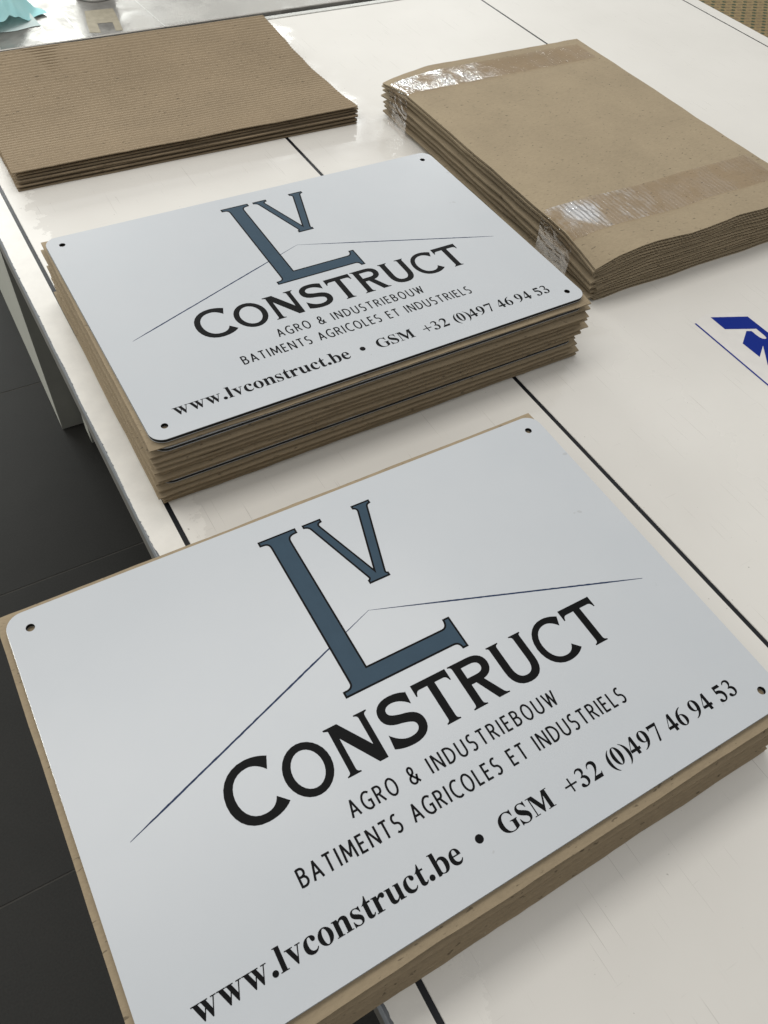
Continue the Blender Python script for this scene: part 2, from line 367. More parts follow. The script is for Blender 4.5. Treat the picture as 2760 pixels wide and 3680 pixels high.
# bold roman face; each shape is an outline, optionally followed after | by its counter
ROMAN = {
 'w': (722, ['M 55 445 L 195 445 L 312 150 L 262 -14 L 236 -14', 'M 236 -14 L 266 -14 L 402 325 L 385 385', 'M 285 445 L 425 445 L 540 150 L 492 -14 L 466 -14', 'M 466 -14 L 496 -14 L 660 445 L 622 445', 'B 8 430 252 461', 'B 262 430 478 461', 'B 556 430 714 461']),
 'v': (500, ['M 50 445 L 192 445 L 305 155 L 267 -14 L 238 -14', 'M 238 -14 L 270 -14 L 430 445 L 390 445', 'B 12 430 255 461', 'B 330 430 490 461']),
 'l': (278, ['M 15 676 L 212 676 L 212 10 L 66 10 L 66 620 C 66 645 50 650 15 650', 'B 15 0 263 28']),
 'c': (444, ['M 425 112 C 380 20 310 -14 245 -14 C 105 -14 25 90 25 225 C 25 370 120 473 265 473 C 360 473 415 420 415 365 C 415 320 385 295 350 295 C 300 295 285 335 280 375 C 278 410 275 440 245 440 C 190 440 165 360 165 260 C 165 130 220 65 300 65 C 345 65 375 85 405 125']),
 'o': (500, ['E 250 230 225 244|E 250 230 84 212']),
 'n': (556, ['M 20 461 L 195 461 L 207 390 L 207 10 L 65 10 L 65 405 C 65 425 50 433 20 433', 'M 195 395 C 240 445 290 473 350 473 C 440 473 490 415 490 320 L 490 10 L 350 10 L 350 320 C 350 370 335 395 300 395 C 265 395 230 370 200 325', 'B 20 0 252 28', 'B 305 0 537 28']),
 's': (389, ['M 345 473 L 345 315 L 318 315 C 300 395 250 445 190 445 C 145 445 118 420 118 388 C 118 350 160 330 220 298 C 310 250 360 210 360 135 C 360 45 295 -14 200 -14 C 150 -14 110 5 85 5 C 70 5 62 -2 55 -14 L 30 -14 L 30 155 L 57 155 C 80 70 130 18 195 18 C 240 18 268 45 268 80 C 268 125 225 145 160 180 C 75 225 30 265 30 335 C 30 415 90 473 180 473 C 225 473 262 458 285 458 C 300 458 308 463 316 473']),
 't': (333, ['M 20 405 C 90 440 150 520 190 630 L 220 630 L 220 461 L 315 461 L 315 405 L 220 405 L 220 120 C 220 80 232 62 255 62 C 278 62 295 78 308 105 L 330 90 C 305 25 260 -12 195 -12 C 115 -12 80 35 80 110 L 80 405']),
 'r': (444, ['M 20 461 L 195 461 L 207 390 L 207 10 L 65 10 L 65 405 C 65 425 50 433 20 433', 'M 200 300 L 200 380 C 240 440 290 473 345 473 L 400 440 L 330 370 C 270 380 235 340 200 300', 'E 362 392 68 78', 'B 20 0 270 28']),
 'u': (556, ['M 15 461 L 200 461 L 200 140 C 200 90 220 65 255 65 C 285 65 310 80 345 130 L 345 75 C 310 20 260 -14 195 -14 C 110 -14 60 40 60 150 L 60 405 C 60 425 50 433 15 433', 'M 300 461 L 485 461 L 485 55 C 485 35 500 28 535 28 L 535 0 L 345 0 L 345 405 C 345 425 335 433 300 433']),
 'b': (556, ['M 15 676 L 207 676 L 207 20 L 150 -14 L 66 -14 L 66 620 C 66 645 50 650 15 650', 'M 195 395 C 240 450 285 473 335 473 C 450 473 525 375 525 240 C 525 90 445 -14 320 -14 C 265 -14 225 10 150 40|M 207 360 L 207 90 C 215 45 240 22 280 22 C 345 22 375 100 375 230 C 375 340 350 400 295 400 C 255 400 225 385 207 360']),
 'e': (444, ['M 420 120 C 375 20 310 -14 240 -14 C 105 -14 25 85 25 225 C 25 370 115 473 240 473 C 355 473 420 390 420 245 L 160 245 C 162 140 210 70 290 70 C 335 70 365 90 395 135|M 162 285 L 300 285 C 300 380 285 440 235 440 C 190 440 165 385 162 285']),
 '.': (250, ['E 125 76 91 91']),
 'G': (778, ['M 655 691 L 655 460 L 625 460 C 590 580 520 650 430 650 C 290 650 215 520 215 340 C 215 150 290 15 440 15 C 490 15 530 25 555 45 L 555 250 C 555 300 540 315 470 320 L 470 345 L 765 345 L 765 320 C 725 315 715 300 715 260 L 715 60 C 640 10 540 -19 435 -19 C 190 -19 40 130 40 330 C 40 540 200 691 420 691 C 500 691 560 660 595 660 C 612 660 622 670 630 691']),
 'S': (556, ['M 470 691 L 470 480 L 440 480 C 415 590 345 655 265 655 C 200 655 160 615 160 570 C 160 510 220 480 310 430 C 430 365 515 310 515 190 C 515 65 420 -19 275 -19 C 200 -19 140 10 105 10 C 85 10 75 0 65 -19 L 38 -19 L 38 215 L 68 215 C 100 90 180 18 275 18 C 350 18 395 60 395 115 C 395 180 330 210 240 258 C 110 328 45 385 45 495 C 45 610 135 691 255 691 C 320 691 375 665 405 665 C 425 665 435 672 443 691']),
 'M': (944, ['B 108 10 152 660', 'M 112 676 L 292 676 L 520 195 L 462 0 L 432 0', 'M 440 0 L 468 0 L 735 600 L 690 660 L 480 190', 'B 690 10 850 668', 'B 15 648 250 676', 'B 15 0 250 28', 'B 680 648 928 676', 'B 610 0 928 28']),
 '+': (570, ['B 38 272 532 334', 'B 254 60 316 548']),
 '3': (500, ['M 45 560 C 70 640 140 688 220 688 C 320 688 390 630 390 545 C 390 470 345 425 290 390 C 390 360 450 300 450 205 C 450 70 345 -14 200 -14 C 90 -14 30 25 30 85 C 30 125 60 155 100 155 C 170 155 170 60 225 40 C 290 30 330 90 330 170 C 330 265 270 315 160 325 L 160 350 C 240 375 280 430 280 510 C 280 580 245 615 190 615 C 140 615 100 590 70 545']),
 '2': (500, ['M 30 480 C 45 610 120 688 235 688 C 350 688 425 615 425 510 C 425 400 330 290 170 140 L 400 140 C 435 140 445 160 460 195 L 482 195 L 440 0 L 20 0 L 20 25 C 190 200 290 340 290 460 C 290 550 240 595 175 595 C 120 595 80 560 52 475']),
 '(': (333, ['M 305 690 C 130 600 40 430 40 260 C 40 80 140 -90 305 -168 L 305 -145 C 205 -60 170 80 170 260 C 170 450 205 590 305 665']),
 ')': (333, ['M 28 690 C 203 600 293 430 293 260 C 293 80 193 -90 28 -168 L 28 -145 C 128 -60 163 80 163 260 C 163 450 128 590 28 665']),
 '0': (500, ['E 250 338 222 350|E 250 338 78 322']),
 '4': (500, ['M 290 688 L 385 688 L 385 245 L 472 245 L 472 135 L 385 135 L 385 0 L 248 0 L 248 135 L 25 135 L 25 225|M 248 245 L 248 545 L 66 245']),
 '9': (500, ['E 245 458 222 230|E 240 458 80 200', 'M 466 470 C 480 215 330 25 60 -18 L 52 8 C 210 60 310 180 322 420']),
 '6': (500, ['E 255 216 222 230|E 260 216 80 200', 'M 34 206 C 20 460 170 652 440 694 L 448 668 C 290 616 190 496 178 256']),
 '7': (500, ['M 38 676 L 480 676 L 480 640 L 452 560 L 90 560 L 72 500 L 38 500', 'M 405 600 L 470 620 L 268 0 L 172 0']),
 '5': (500, ['M 95 676 L 405 676 L 425 552 L 160 552 L 148 480 C 330 480 450 380 450 220 C 450 80 340 -14 190 -14 C 90 -14 35 25 35 85 C 35 125 65 155 105 155 C 175 155 170 50 235 45 C 300 45 330 110 330 190 C 330 300 240 360 75 365']),
 ' ': (250, []),
}
def roman(text, x, y, em=26.7, track=0.0):
    parts = []
    for chh in text:
        wd, shapes = ROMAN[chh]
        for s in shapes:
            rings = []
            for sub in s.split('|'): rings += path(sub)
            parts.append(poly([[((x + px * em / 1000) / 1000, (y + py * em / 1000) / 1000) for px, py in r] for r in rings], (len(parts) % 8) * 4e-6))
        x += wd * em / 1000 + track
    return parts
# light narrow sans capitals: centre lines drawn with an even pen
def arc(cx, cy, rx, ry, a0, a1, n=14): return [(cx + rx * math.cos(math.radians(a0 + (a1 - a0) * i / n)), cy + ry * math.sin(math.radians(a0 + (a1 - a0) * i / n))) for i in range(n + 1)]
SANS = {
 'A': (.56, [[(0, 0), (.29, 1.0)], [(.27, 1.0), (.56, 0)], [(.09, .32), (.47, .32)]]), 'G': (.58, [arc(.36, .5, .36, .5, 52, 300) + [(.56, .08), (.56, .46), (.36, .46)]]),
 'R': (.46, [[(0, 0), (0, 1)], [(0, .96)] + arc(.20, .73, .21, .23, 90, -90) + [(0, .50)], [(.2, .5), (.46, 0)]]), 'O': (.62, [arc(.31, .5, .31, .5, 0, 360, 26)]),
 '&': (.60, [[(.60, 0), (.13, .62)] + arc(.26, .80, .15, .19, 195, -20, 12) + [(.36, .62), (.14, .46)] + arc(.23, .24, .22, .24, 130, 310, 14) + [(.46, .22), (.55, .48)]]),
 'I': (.02, [[(.01, 0), (.01, 1)]]), 'N': (.54, [[(0, 0), (0, 1)], [(.01, 1), (.53, 0)], [(.54, 0), (.54, 1)]]), 'D': (.56, [[(0, 0), (0, 1)], [(0, .96)] + arc(.14, .5, .42, .46, 90, -90, 18) + [(0, .04)]]),
 'U': (.52, [[(0, 1), (0, .34)] + arc(.26, .30, .26, .30, 180, 360, 16) + [(.52, 1)]]), 'S': (.42, [arc(.22, .745, .20, .245, 55, 235, 12) + [(.22, .52)] + arc(.20, .26, .21, .255, 60, -135, 14)]),
 'T': (.50, [[(0, .96), (.50, .96)], [(.25, 0), (.25, .96)]]), 'E': (.36, [[(.36, .96), (0, .96), (0, .04), (.37, .04)], [(0, .52), (.33, .52)]]),
 'B': (.46, [[(0, 0), (0, 1)], [(0, .96)] + arc(.18, .745, .21, .215, 90, -90, 12) + [(0, .53)], [(.1, .53)] + arc(.20, .285, .25, .245, 90, -90, 12) + [(0, .04)]]),
 'W': (.82, [[(0, 1), (.22, 0)], [(.20, 0), (.42, .96)], [(.40, .96), (.62, 0)], [(.60, 0), (.82, 1)]]), 'M': (.74, [[(0, 0), (.06, 1)], [(.06, 1), (.38, .16)], [(.36, .16), (.68, 1)], [(.68, 1), (.74, 0)]]),
 'C': (.52, [arc(.36, .5, .36, .5, 58, 302, 20)]), 'L': (.34, [[(0, 1), (0, .04), (.35, .04)]]), ' ': (.22, []),
}
def stroke(pts, w_):
    n = len(pts); V = []; closed = math.dist(pts[0], pts[-1]) < 1e-6
    for i, p in enumerate(pts):
        a = pts[i - 1] if i else (pts[-2] if closed else None); b = pts[i + 1] if i < n - 1 else (pts[1] if closed else None)
        d1 = Vector(p) - Vector(a) if a else None; d2 = Vector(b) - Vector(p) if b else None
        d1 = d1.normalized() if d1 is not None and d1.length > 1e-9 else d2.normalized(); d2 = d2.normalized() if d2 is not None and d2.length > 1e-9 else d1
        n1 = Vector((-d1.y, d1.x)); n2 = Vector((-d2.y, d2.x)); mm = (n1 + n2); mm = mm.normalized() if mm.length > 1e-6 else n1
        k = w_ / 2 / max(0.38, mm.dot(n1)); V += [(p[0] + mm.x * k, p[1] + mm.y * k), (p[0] - mm.x * k, p[1] - mm.y * k)]
    return V, [(2 * i + 1, 2 * i + 3, 2 * i + 2, 2 * i) for i in range(n - 1)]
def sans(text, x0, x1, y, h, pen=0.134):
    ws = [SANS[c][0] * h * 0.92 for c in text]; gap = (x1 - x0 - sum(ws)) / (len(text) - 1); x = x0; parts = []
    for c, wd in zip(text, ws):
        for st_ in SANS[c][1]:
            V, F = stroke([(px * h * 0.92, py * (1 - pen * .0) * h) for px, py in st_], pen * h)
            parts.append(([((x + a) / 1000, (y + b) / 1000, (len(parts) % 5) * 4e-6) for a, b in V], F))
        x += wd + gap
    return parts
CB = 'M 139 161.5 L 134.4 150 C 130 155.6 125 158.8 119.5 158.8 C 108 158.8 100.9 150 100.9 138.5 C 100.9 126 107.8 117.4 118.5 117.4 C 125 117.4 129.4 120 132 126.2 L 140.4 117.6 C 135 112.8 127.5 110.2 118 110.2 C 103 110.2 92.8 121.5 92.8 137.5 C 92.8 154.5 104.5 166 120 166 C 127.5 166 133.5 163.8 138.5 161'
def TT(c, l, r):
    return ['M %g 158.2 L %g 158.2 L %g 146.4 L %g 146.4 C %g 150 %g 151.2 %g 151.2 L %g 151.2 C %g 151.2 %g 150 %g 146.4 L %g 146.4' % (l, r, r, r - 1.3, r - 2.2, r - 3.4, r - 6.5, l + 6.5, l + 3.4, l + 2.2, l + 1.3, l),
            'M %g 152 L %g 152 L %g 116 C %g 113.4 %g 112.6 %g 112 L %g 110.8 L %g 110.8 L %g 112 C %g 112.6 %g 113.4 %g 116' % (c - 4.0, c + 4.0, c + 4.0, c + 4.0, c + 4.9, c + 7.2, c + 7.2, c - 7.2, c - 7.2, c - 4.9, c - 4.0, c - 4.0)]
COPPER = [CB, 'E 164.5 133.9 21.4 24.1|E 164.5 133.9 13.9 17.3',
 'M 190.4 110.8 L 203.4 110.8 L 203.4 112 C 200.8 112.6 200 113.4 200 116 L 200 148 L 193.9 156 L 193.9 116 C 193.9 113.4 193 112.6 190.4 112', 'M 190 157.8 L 203.6 157.8 L 224.4 125.5 L 229.5 124 L 229.5 110.8 L 221.2 110.8 L 197 149.5 L 194 154.8 L 190 156.4',
 'M 219.9 157.8 L 232.8 157.8 L 232.8 156.6 C 230.3 156 229.5 155.2 229.5 152.6 L 229.5 111 L 223.4 120 L 223.4 152.6 C 223.4 155.2 222.4 156 219.9 156.6',
 'M 272.6 156.2 L 271.6 143.4 C 267 149 261.5 151.9 255.5 151.9 C 250.5 151.9 247.3 149.6 247.3 146.3 C 247.3 142.2 252 140.9 258.2 139.2 C 268.5 137.6 275.3 134 275.3 125 C 275.3 115.5 267 110 255.5 110 C 248.5 110 242.2 111.4 237.4 113.8 L 238.8 127.2 C 243.5 121 249.2 117.2 255.8 117.2 C 262.6 117.2 266.7 119.8 266.7 124 C 266.7 128.4 261.5 129.6 254.9 131.4 C 245 132.8 238.8 136.6 238.8 145.3 C 238.8 153.8 246 159 256.3 159 C 262.5 159 267.5 157.8 272 155.5'] + TT(297.2, 279, 316.2) + [
 'M 319 158.2 L 341 158.2 C 350.5 158.2 356.3 153.6 356.3 146 C 356.3 138.5 350.5 133 341 133 L 330.2 133 L 330.2 116 C 330.2 113.4 331 112.6 333.6 112 L 333.6 110.8 L 318.6 110.8 L 318.6 112 C 321.4 112.6 322.2 113.4 322.2 116 L 322.2 153 C 322.2 155.6 321.4 156.4 318.6 157|M 330.2 151.4 L 340 151.4 C 345.3 151.4 348.2 149.4 348.2 145.8 C 348.2 142.0 345.3 140 340 140 L 330.2 140',
 'M 334.5 135 L 343.4 134.5 L 353.4 115 C 354.6 112.9 355.8 112.4 358 112 L 358 110.8 L 346 110.8',
 'M 362 157.8 L 375.6 157.8 L 375.6 156.6 C 373.2 156.1 372.5 155.4 372.5 152.8 L 372.5 130 C 372.5 121.6 375.8 117.4 382 117.4 C 388.4 117.4 391.6 121.6 391.6 130 L 391.6 152.8 C 391.6 155.4 390.8 156.1 388.4 156.6 L 388.4 157.8 L 401.4 157.8 L 401.4 156.6 C 400 156.2 399.4 155.6 399.4 153.8 L 399.4 129 C 399.4 116.5 393 110 382 110 C 371 110 364.4 116.5 364.4 129 L 364.4 153.8 C 364.4 155.6 363.6 156.2 362 156.6', 'CB2'] + TT(467.2, 448.6, 486.8)
def copper():
    parts = []
    for s in COPPER:
        two = s == 'CB2'; rings = []
        for sub in (CB if two else s).split('|'): rings += path(sub)
        if two: rings = [[(406 + (x - 92.8) * 39.6 / 46.8, 110 + (y - 110.2) * 48.8 / 55.8) for x, y in r] for r in rings]
        parts.append(poly([[(x / 1000, y / 1000) for x, y in r] for r in rings], (len(parts) % 5) * 4e-6))
    return parts
L_OUT = path('M 222.6 365.3 L 264.6 365.3 L 264.6 358.6 L 260 358.2 C 256.5 357.8 254.3 356 254.3 352 L 254.3 194.3 L 336 194.3 C 340.2 194.3 342.3 197 342.3 203.3 L 350.1 203.3 L 350.1 167.6 L 343.4 167.6 C 343.2 172.5 341.5 174.4 337.5 174.4 L 222.4 174.4 L 222.4 181.3 L 227 181.5 C 230.5 181.8 232 183.5 232 187 L 232 352 C 232 356.5 230.5 358.2 227 358.5 L 222.6 358.8', 5)[0]
V_OUT = path('M 271.8 364.7 L 293.2 364.7 L 293.2 359.8 L 290.3 359.2 C 288.8 358.6 288.6 357.4 289 356 L 312.3 285.2 L 332.6 355.5 C 333 357.3 332.4 358.6 331 359.3 L 329.2 360 L 329.2 364.7 L 351.2 364.7 L 351.2 359.8 L 348.6 359.2 C 347 358.6 346.4 357.6 346 356 L 322.4 277 C 322.1 275.8 322.7 275.2 324.2 275 L 324.2 270.3 L 300.5 270.3 L 300.5 275.2 C 302.4 275.4 302.9 276.2 302.5 277.6 L 278 355.5 C 277.2 358 275.5 359.4 271.8 359.9', 4)[0]
def inset(r, d):
    if sum(r[i][0] * r[(i + 1) % len(r)][1] - r[(i + 1) % len(r)][0] * r[i][1] for i in range(len(r))) < 0: r = r[::-1]
    out = []; n = len(r)
    for i in range(n):
        p0, p1, p2 = (Vector(r[(i + k) % n]) for k in (-1, 0, 1)); d1 = (p1 - p0).normalized(); d2 = (p2 - p1).normalized()
        n1 = Vector((-d1.y, d1.x)); n2 = Vector((-d2.y, d2.x)); mm = (n1 + n2).normalized(); k = d / max(0.3, mm.dot(n1)); out.append((p1.x + mm.x * k, p1.y + mm.y * k))
    return out
def roof_line():
    rnd = random.Random(9); parts = []
    for (a, b, w0, w1, w2) in (((16.7, 147.6), (284.9, 245.0), 0.5, 1.75, 0.35), ((284.9, 244.8), (552.5, 149.2), 0.35, 1.75, 0.6)):
        a, b = Vector(a), Vector(b); d = (b - a).normalized(); nn = Vector((-d.y, d.x)); n = 150; V = []
        for i in range(n + 1):
            t = i / n; wd = (w0 + (w1 - w0) * min(1, t / .12)) if t < .12 else (w1 if t < .72 else w1 + (w2 - w1) * (t - .72) / .28)
            if b.x > 400: wd = (w0 + (w1 - w0) * min(1, t / .28)) if t < .28 else (w1 if t < .85 else w1 + (w2 - w1) * (t - .85) / .15)
            p = a.lerp(b, t); j = 0.35 * noise.noise((t * 60, a.x, 0)); k = 0.3 * noise.noise((t * 60, a.x, 7))
            V += [tuple((p + nn * (wd / 2 * (1 + j)))[:]), tuple((p - nn * (wd / 2 * (1 + k)))[:])]
        parts.append(([(x / 1000, y / 1000, 0) for x, y in V], [(2 * i + 1, 2 * i + 3, 2 * i + 2, 2 * i) for i in range(n)]))
    return parts

# ------------------------------------------------------------------ composite signs
SX0, SX1, SY0, SY1, SRAD, HRAD, HH = -0.0200, 0.5900, -0.0197, 0.3909, 0.0165, 0.0041, 0.3712
def rrect(ins, n=9):
    out = []
    for cx, cy, a0 in ((SX1 - SRAD, SY0 + SRAD, -90), (SX1 - SRAD, SY1 - SRAD, 0), (SX0 + SRAD, SY1 - SRAD, 90), (SX0 + SRAD, SY0 + SRAD, 180)):
        for i in range(n + 1):
            a = math.radians(a0 + 90 * i / n); out.append((cx + (SRAD - ins) * math.cos(a), cy + (SRAD - ins) * math.sin(a)))
    return out
def plate(z0, z1, ins, bev=0.0):
    outer = rrect(ins); holes = [ring(cx, cy, HRAD + ins * .3, HRAD + ins * .3, 20) for cx, cy in ((0, 0), (.57, 0), (.57, HH), (0, HH))]
    rt = [rrect(ins + bev)] + [ring(cx, cy, HRAD + ins * .3, HRAD + ins * .3, 20) for cx, cy in ((0, 0), (.57, 0), (.57, HH), (0, HH))]
    top = poly(rt, z1); bot = poly([outer] + holes, z0); bot = (bot[0], [q[::-1] for q in bot[1]])
    sides = []
    for ti, (r, hole) in enumerate([(outer, False)] + [(h, True) for h in holes]):
        n = len(r); rr = rt[ti]
        zs = [(r, z0), (r, z1 - bev), (rr, z1)] if bev and not hole else [(r, z0), (rr, z1)]
        for (ra, za), (rb, zb) in zip(zs, zs[1:]):
            V = [(x, y, za) for x, y in ra] + [(x, y, zb) for x, y in rb]
            F = [((i, (i + 1) % n, n + (i + 1) % n, n + i) if not hole else (n + i, n + (i + 1) % n, (i + 1) % n, i)) for i in range(n)]
            sides.append((V, F))
    return merge([top, bot] + sides)
T_S = 0.0048
def make_sign(loc, rz, label, printed=True):
    s = empty('printed_sign', loc, rz); tag(s, label, 'sign', 'printed construction company signs')
    v, f = plate(T_S - 0.0004, T_S, 0.0, 0.00015); obj('face', v, f, M['sign'], s)
    v, f = plate(0.0004, T_S - 0.00042, 0.00025); obj('core', v, f, M['core'], s)
    v, f = plate(0.0, 0.00038, 0.0); obj('backing', v, f, M['sign'], s)
    if printed:
        def pr(name, parts, mt, dz, par=s):
            v, f = merge(parts); return obj(name, [(x, y, T_S + dz + q) for x, y, q in v], f, mt, par)
        k = 1000
        pr('roof_outline', roof_line(), M['line'], .00004)
        for nm, out in (('letter_l', L_OUT), ('letter_v', V_OUT)):
            p = pr('logo_letter', [poly([[(x / k, y / k) for x, y in out]], 0)], M['black'], .00008)
            pr('letter_fill', [poly([[(x / k, y / k) for x, y in inset(out, 2.0)]], 0)], M['navy'], .00012, p)
        pr('lettering', copper(), M['black'], .00006)
        pr('lettering', sans('AGRO & INDUSTRIEBOUW', 179.0, 391.0, 80.3, 14.4), M['black'], .00006)
        pr('lettering', sans('BATIMENTS AGRICOLES ET INDUSTRIELS', 120.0, 449.0, 52.8, 14.6), M['black'], .00006)
        pr('lettering', roman('www.lvconstruct.be', 16.0, 8.9) + [poly([[(x / k, y / k) for x, y in ring(260.3, 17.4, 3.7, 3.7)]], 0)]
           + roman('GSM', 279.0, 8.8, 23.9) + roman('+', 347.0, 8.6, 25) + roman('32', 361.3, 8.7, 23.9, .9) + roman('(', 394.0, 8.7, 23.9) + roman('0', 400.3, 8.7, 23.9) + roman(')', 412.4, 8.7, 23.9) + roman('497', 419.0, 8.7, 23.9, 1.2) + roman('46', 464.3, 8.7, 23.9, .3) + roman('94', 494.5, 8.7, 23.9, .8) + roman('53', 526.2, 8.7, 23.9, .2), M['black'], .00006)
    return s

# ------------------------------------------------------------------ corrugated board
def corrugated(W, D, t, pitch, seed, closed=True, tl=0.0008, nu=14, nv=14, zfun=None, edge=0.0012, liner_over=0.0, jag=0.0, slant=0.0, pinch=0.0, fpinch=0.0, cosrows=False, rag=1.0):
    """a board of size W (along the flutes, local x) by D (across, local y): two liners with a wavy fluting between them"""
    rnd = random.Random(seed); parts = []
    e0, e1, e2, e3 = (wobble(seed * 7 + i, 0.22, edge) for i in range(4)); zfun = zfun or (lambda x, y: 0.0)
    crush = wobble(seed * 13 + 5, 0.13, 0.22 * rag, 4); fine = wobble(seed * 17 + 3, 0.035, 0.0004 * rag, 3)
    def warp(x, y, z):
        fx, fy = x / W, y / D
        yy = y + (1 - fy) * e0(x) + fy * e1(x); xx = x + (1 - fx) * e2(y) + fx * e3(y)
        if jag: xx += jag * (1 if int(y / pitch * 2) % 2 else -1) * (1 if fx > .5 else .6)
        if fpinch:                                              # cut edges squashed thin by the knife
            k = min(1, max(0, 1 - y / 0.024)) ** 1.4; k = max(k, min(1, max(0, 1 - (D - y) / 0.024)) ** 1.4)
            ke = min(1, max(0, 1 - x / 0.014)); ke = max(ke, min(1, max(0, 1 - (W - x) / 0.014)))
            k = max(k * max(0.4, min(1.15, 1 + crush(x))), 0.3 * ke); zm = t * 0.42
            z = zm + (z - zm) * (1 - fpinch * k); yy += k * fine(x)
        if pinch: z = t / 2 + (z - t / 2) * (1 - pinch * max(0, (y - D + 0.022) / 0.022))
        return (xx, yy, z + zfun(x, y))
    def slab(z0, z1, x0, x1, y0, y1, ins_front):
        V = []; F = []
        for zz in (z0, z1):
            for j in range(nv + 1):
                for i in range(nu + 1): V.append(warp(x0 + (x1 - x0) * ((i / nu) if not cosrows else min(1, max(0, (i - 3) / (nu - 6))) * (1 - 2 * .022) + .022 * min(i, 3) / 3 + .022 * max(0, i - nu + 3) / 3), y0 + (y1 - y0) * (0.5 - 0.5 * math.cos(math.pi * j / nv) if cosrows else j / nv), zz))
        n = (nu + 1) * (nv + 1); idx = lambda i, j, k: k * n + j * (nu + 1) + i
        for j in range(nv):
            for i in range(nu):
                F.append((idx(i, j, 1), idx(i + 1, j, 1), idx(i + 1, j + 1, 1), idx(i, j + 1, 1))); F.append((idx(i, j, 0), idx(i, j + 1, 0), idx(i + 1, j + 1, 0), idx(i + 1, j, 0)))
        for i in range(nu):
            F.append((idx(i, 0, 0), idx(i + 1, 0, 0), idx(i + 1, 0, 1), idx(i, 0, 1))); F.append((idx(i + 1, nv, 0), idx(i, nv, 0), idx(i, nv, 1), idx(i + 1, nv, 1)))
        for j in range(nv):
            F.append((idx(0, j + 1, 0), idx(0, j, 0), idx(0, j, 1), idx(0, j + 1, 1))); F.append((idx(nu, j, 0), idx(nu, j + 1, 0), idx(nu, j + 1, 1), idx(nu, j, 1)))
        return V, F
    parts.append(slab(0, tl, 0, W, 0, D, 0)); parts.append(slab(t - tl, t, 0, W, 0, D, 0))
    liners = merge(parts)
    # fluting
    y0, y1 = (0.0025, D - 0.0025) if closed else (liner_over, D - liner_over)
    nw = max(4, int((y1 - y0) / pitch)); ns = nw * 6; V = []; F = []; nx = 6; h = (t - 2 * tl) / 2; q = min(0.00042, h * .3)
    for dz in (-q, q):
        for s in range(ns + 1):
            y = y0 + (y1 - y0) * s / ns; z = tl + h + (h - q + 0.00005) * math.cos(2 * math.pi * s / 6) + dz
            for i in range(nx + 1): V.append(warp(0.0003 + (W - 0.0006) * i / nx, y, z))
    m_ = (ns + 1) * (nx + 1)
    for s in range(ns):
        for i in range(nx):
            a = s * (nx + 1) + i; F.append((a + nx + 1, a + nx + 2, a + 1, a)); F.append((m_ + a, m_ + a + 1, m_ + a + nx + 2, m_ + a + nx + 1))
    caps = []
    for s in range(ns):
        a = s * (nx + 1); b = a + nx; caps += [(a, m_ + a, m_ + a + nx + 1, a + nx + 1), (b + nx + 1, m_ + b + nx + 1, m_ + b, b)]
    flute = [(V, F + caps)]; corrugated.nf = len(F)
    if closed:                                                  # crushed shut along the cut edges
        for y, sgn in ((0.0004, 1), (D - 0.0004, -1)):
            V = []; F = []; n = 40; cw = wobble(seed * 5 + 2, 0.12, 0.0013, 4)
            for i in range(n + 1):
                x = W * i / n; q = cw(x)
                for z, dd in ((tl * .6, 0.0), (t * .38, 0.0005 + q * .5), (t * .62, 0.0007 - q * .5), (t - tl * .6, 0.0)): V.append(warp(x, y + sgn * dd, z))
            for i in range(n):
                for r in range(3):
                    a = i * 4 + r; b = a + 4; F.append((a, b, b + 1, a + 1) if sgn > 0 else (a, a + 1, b + 1, b))
            flute.append((V, F))
    return liners, flute, parts
def board(name, loc, rz, mats, parent=None, **kw):
    """one corrugated board as a single mesh; material 0 liners and crushed edge, 1 fluting"""
    liners, flute, _ = corrugated(**kw)
    allp = [liners] + flute; v, f = merge(allp); o = obj(name, v, f, mats, parent); nl = len(liners[1]); nf = corrugated.nf
    for i, p in enumerate(o.data.polygons):
        if nl <= i < nl + nf: p.material_index = 1; p.use_smooth = True
    o.location = loc; o.rotation_euler = (0, 0, rz); return o
ORD = ['topmost', 'second', 'third', 'fourth', 'fifth', 'sixth', 'seventh', 'eighth', 'ninth', 'tenth', 'eleventh', 'twelfth', 'thirteenth', 'fourteenth', 'fifteenth', 'sixteenth', 'seventeenth', 'eighteenth', 'nineteenth', 'twentieth', 'twenty-first', 'twenty-second', 'twenty-third', 'twenty-fourth', 'bottom']
MX = [M['card_x'], M['card_flute_shaded']]

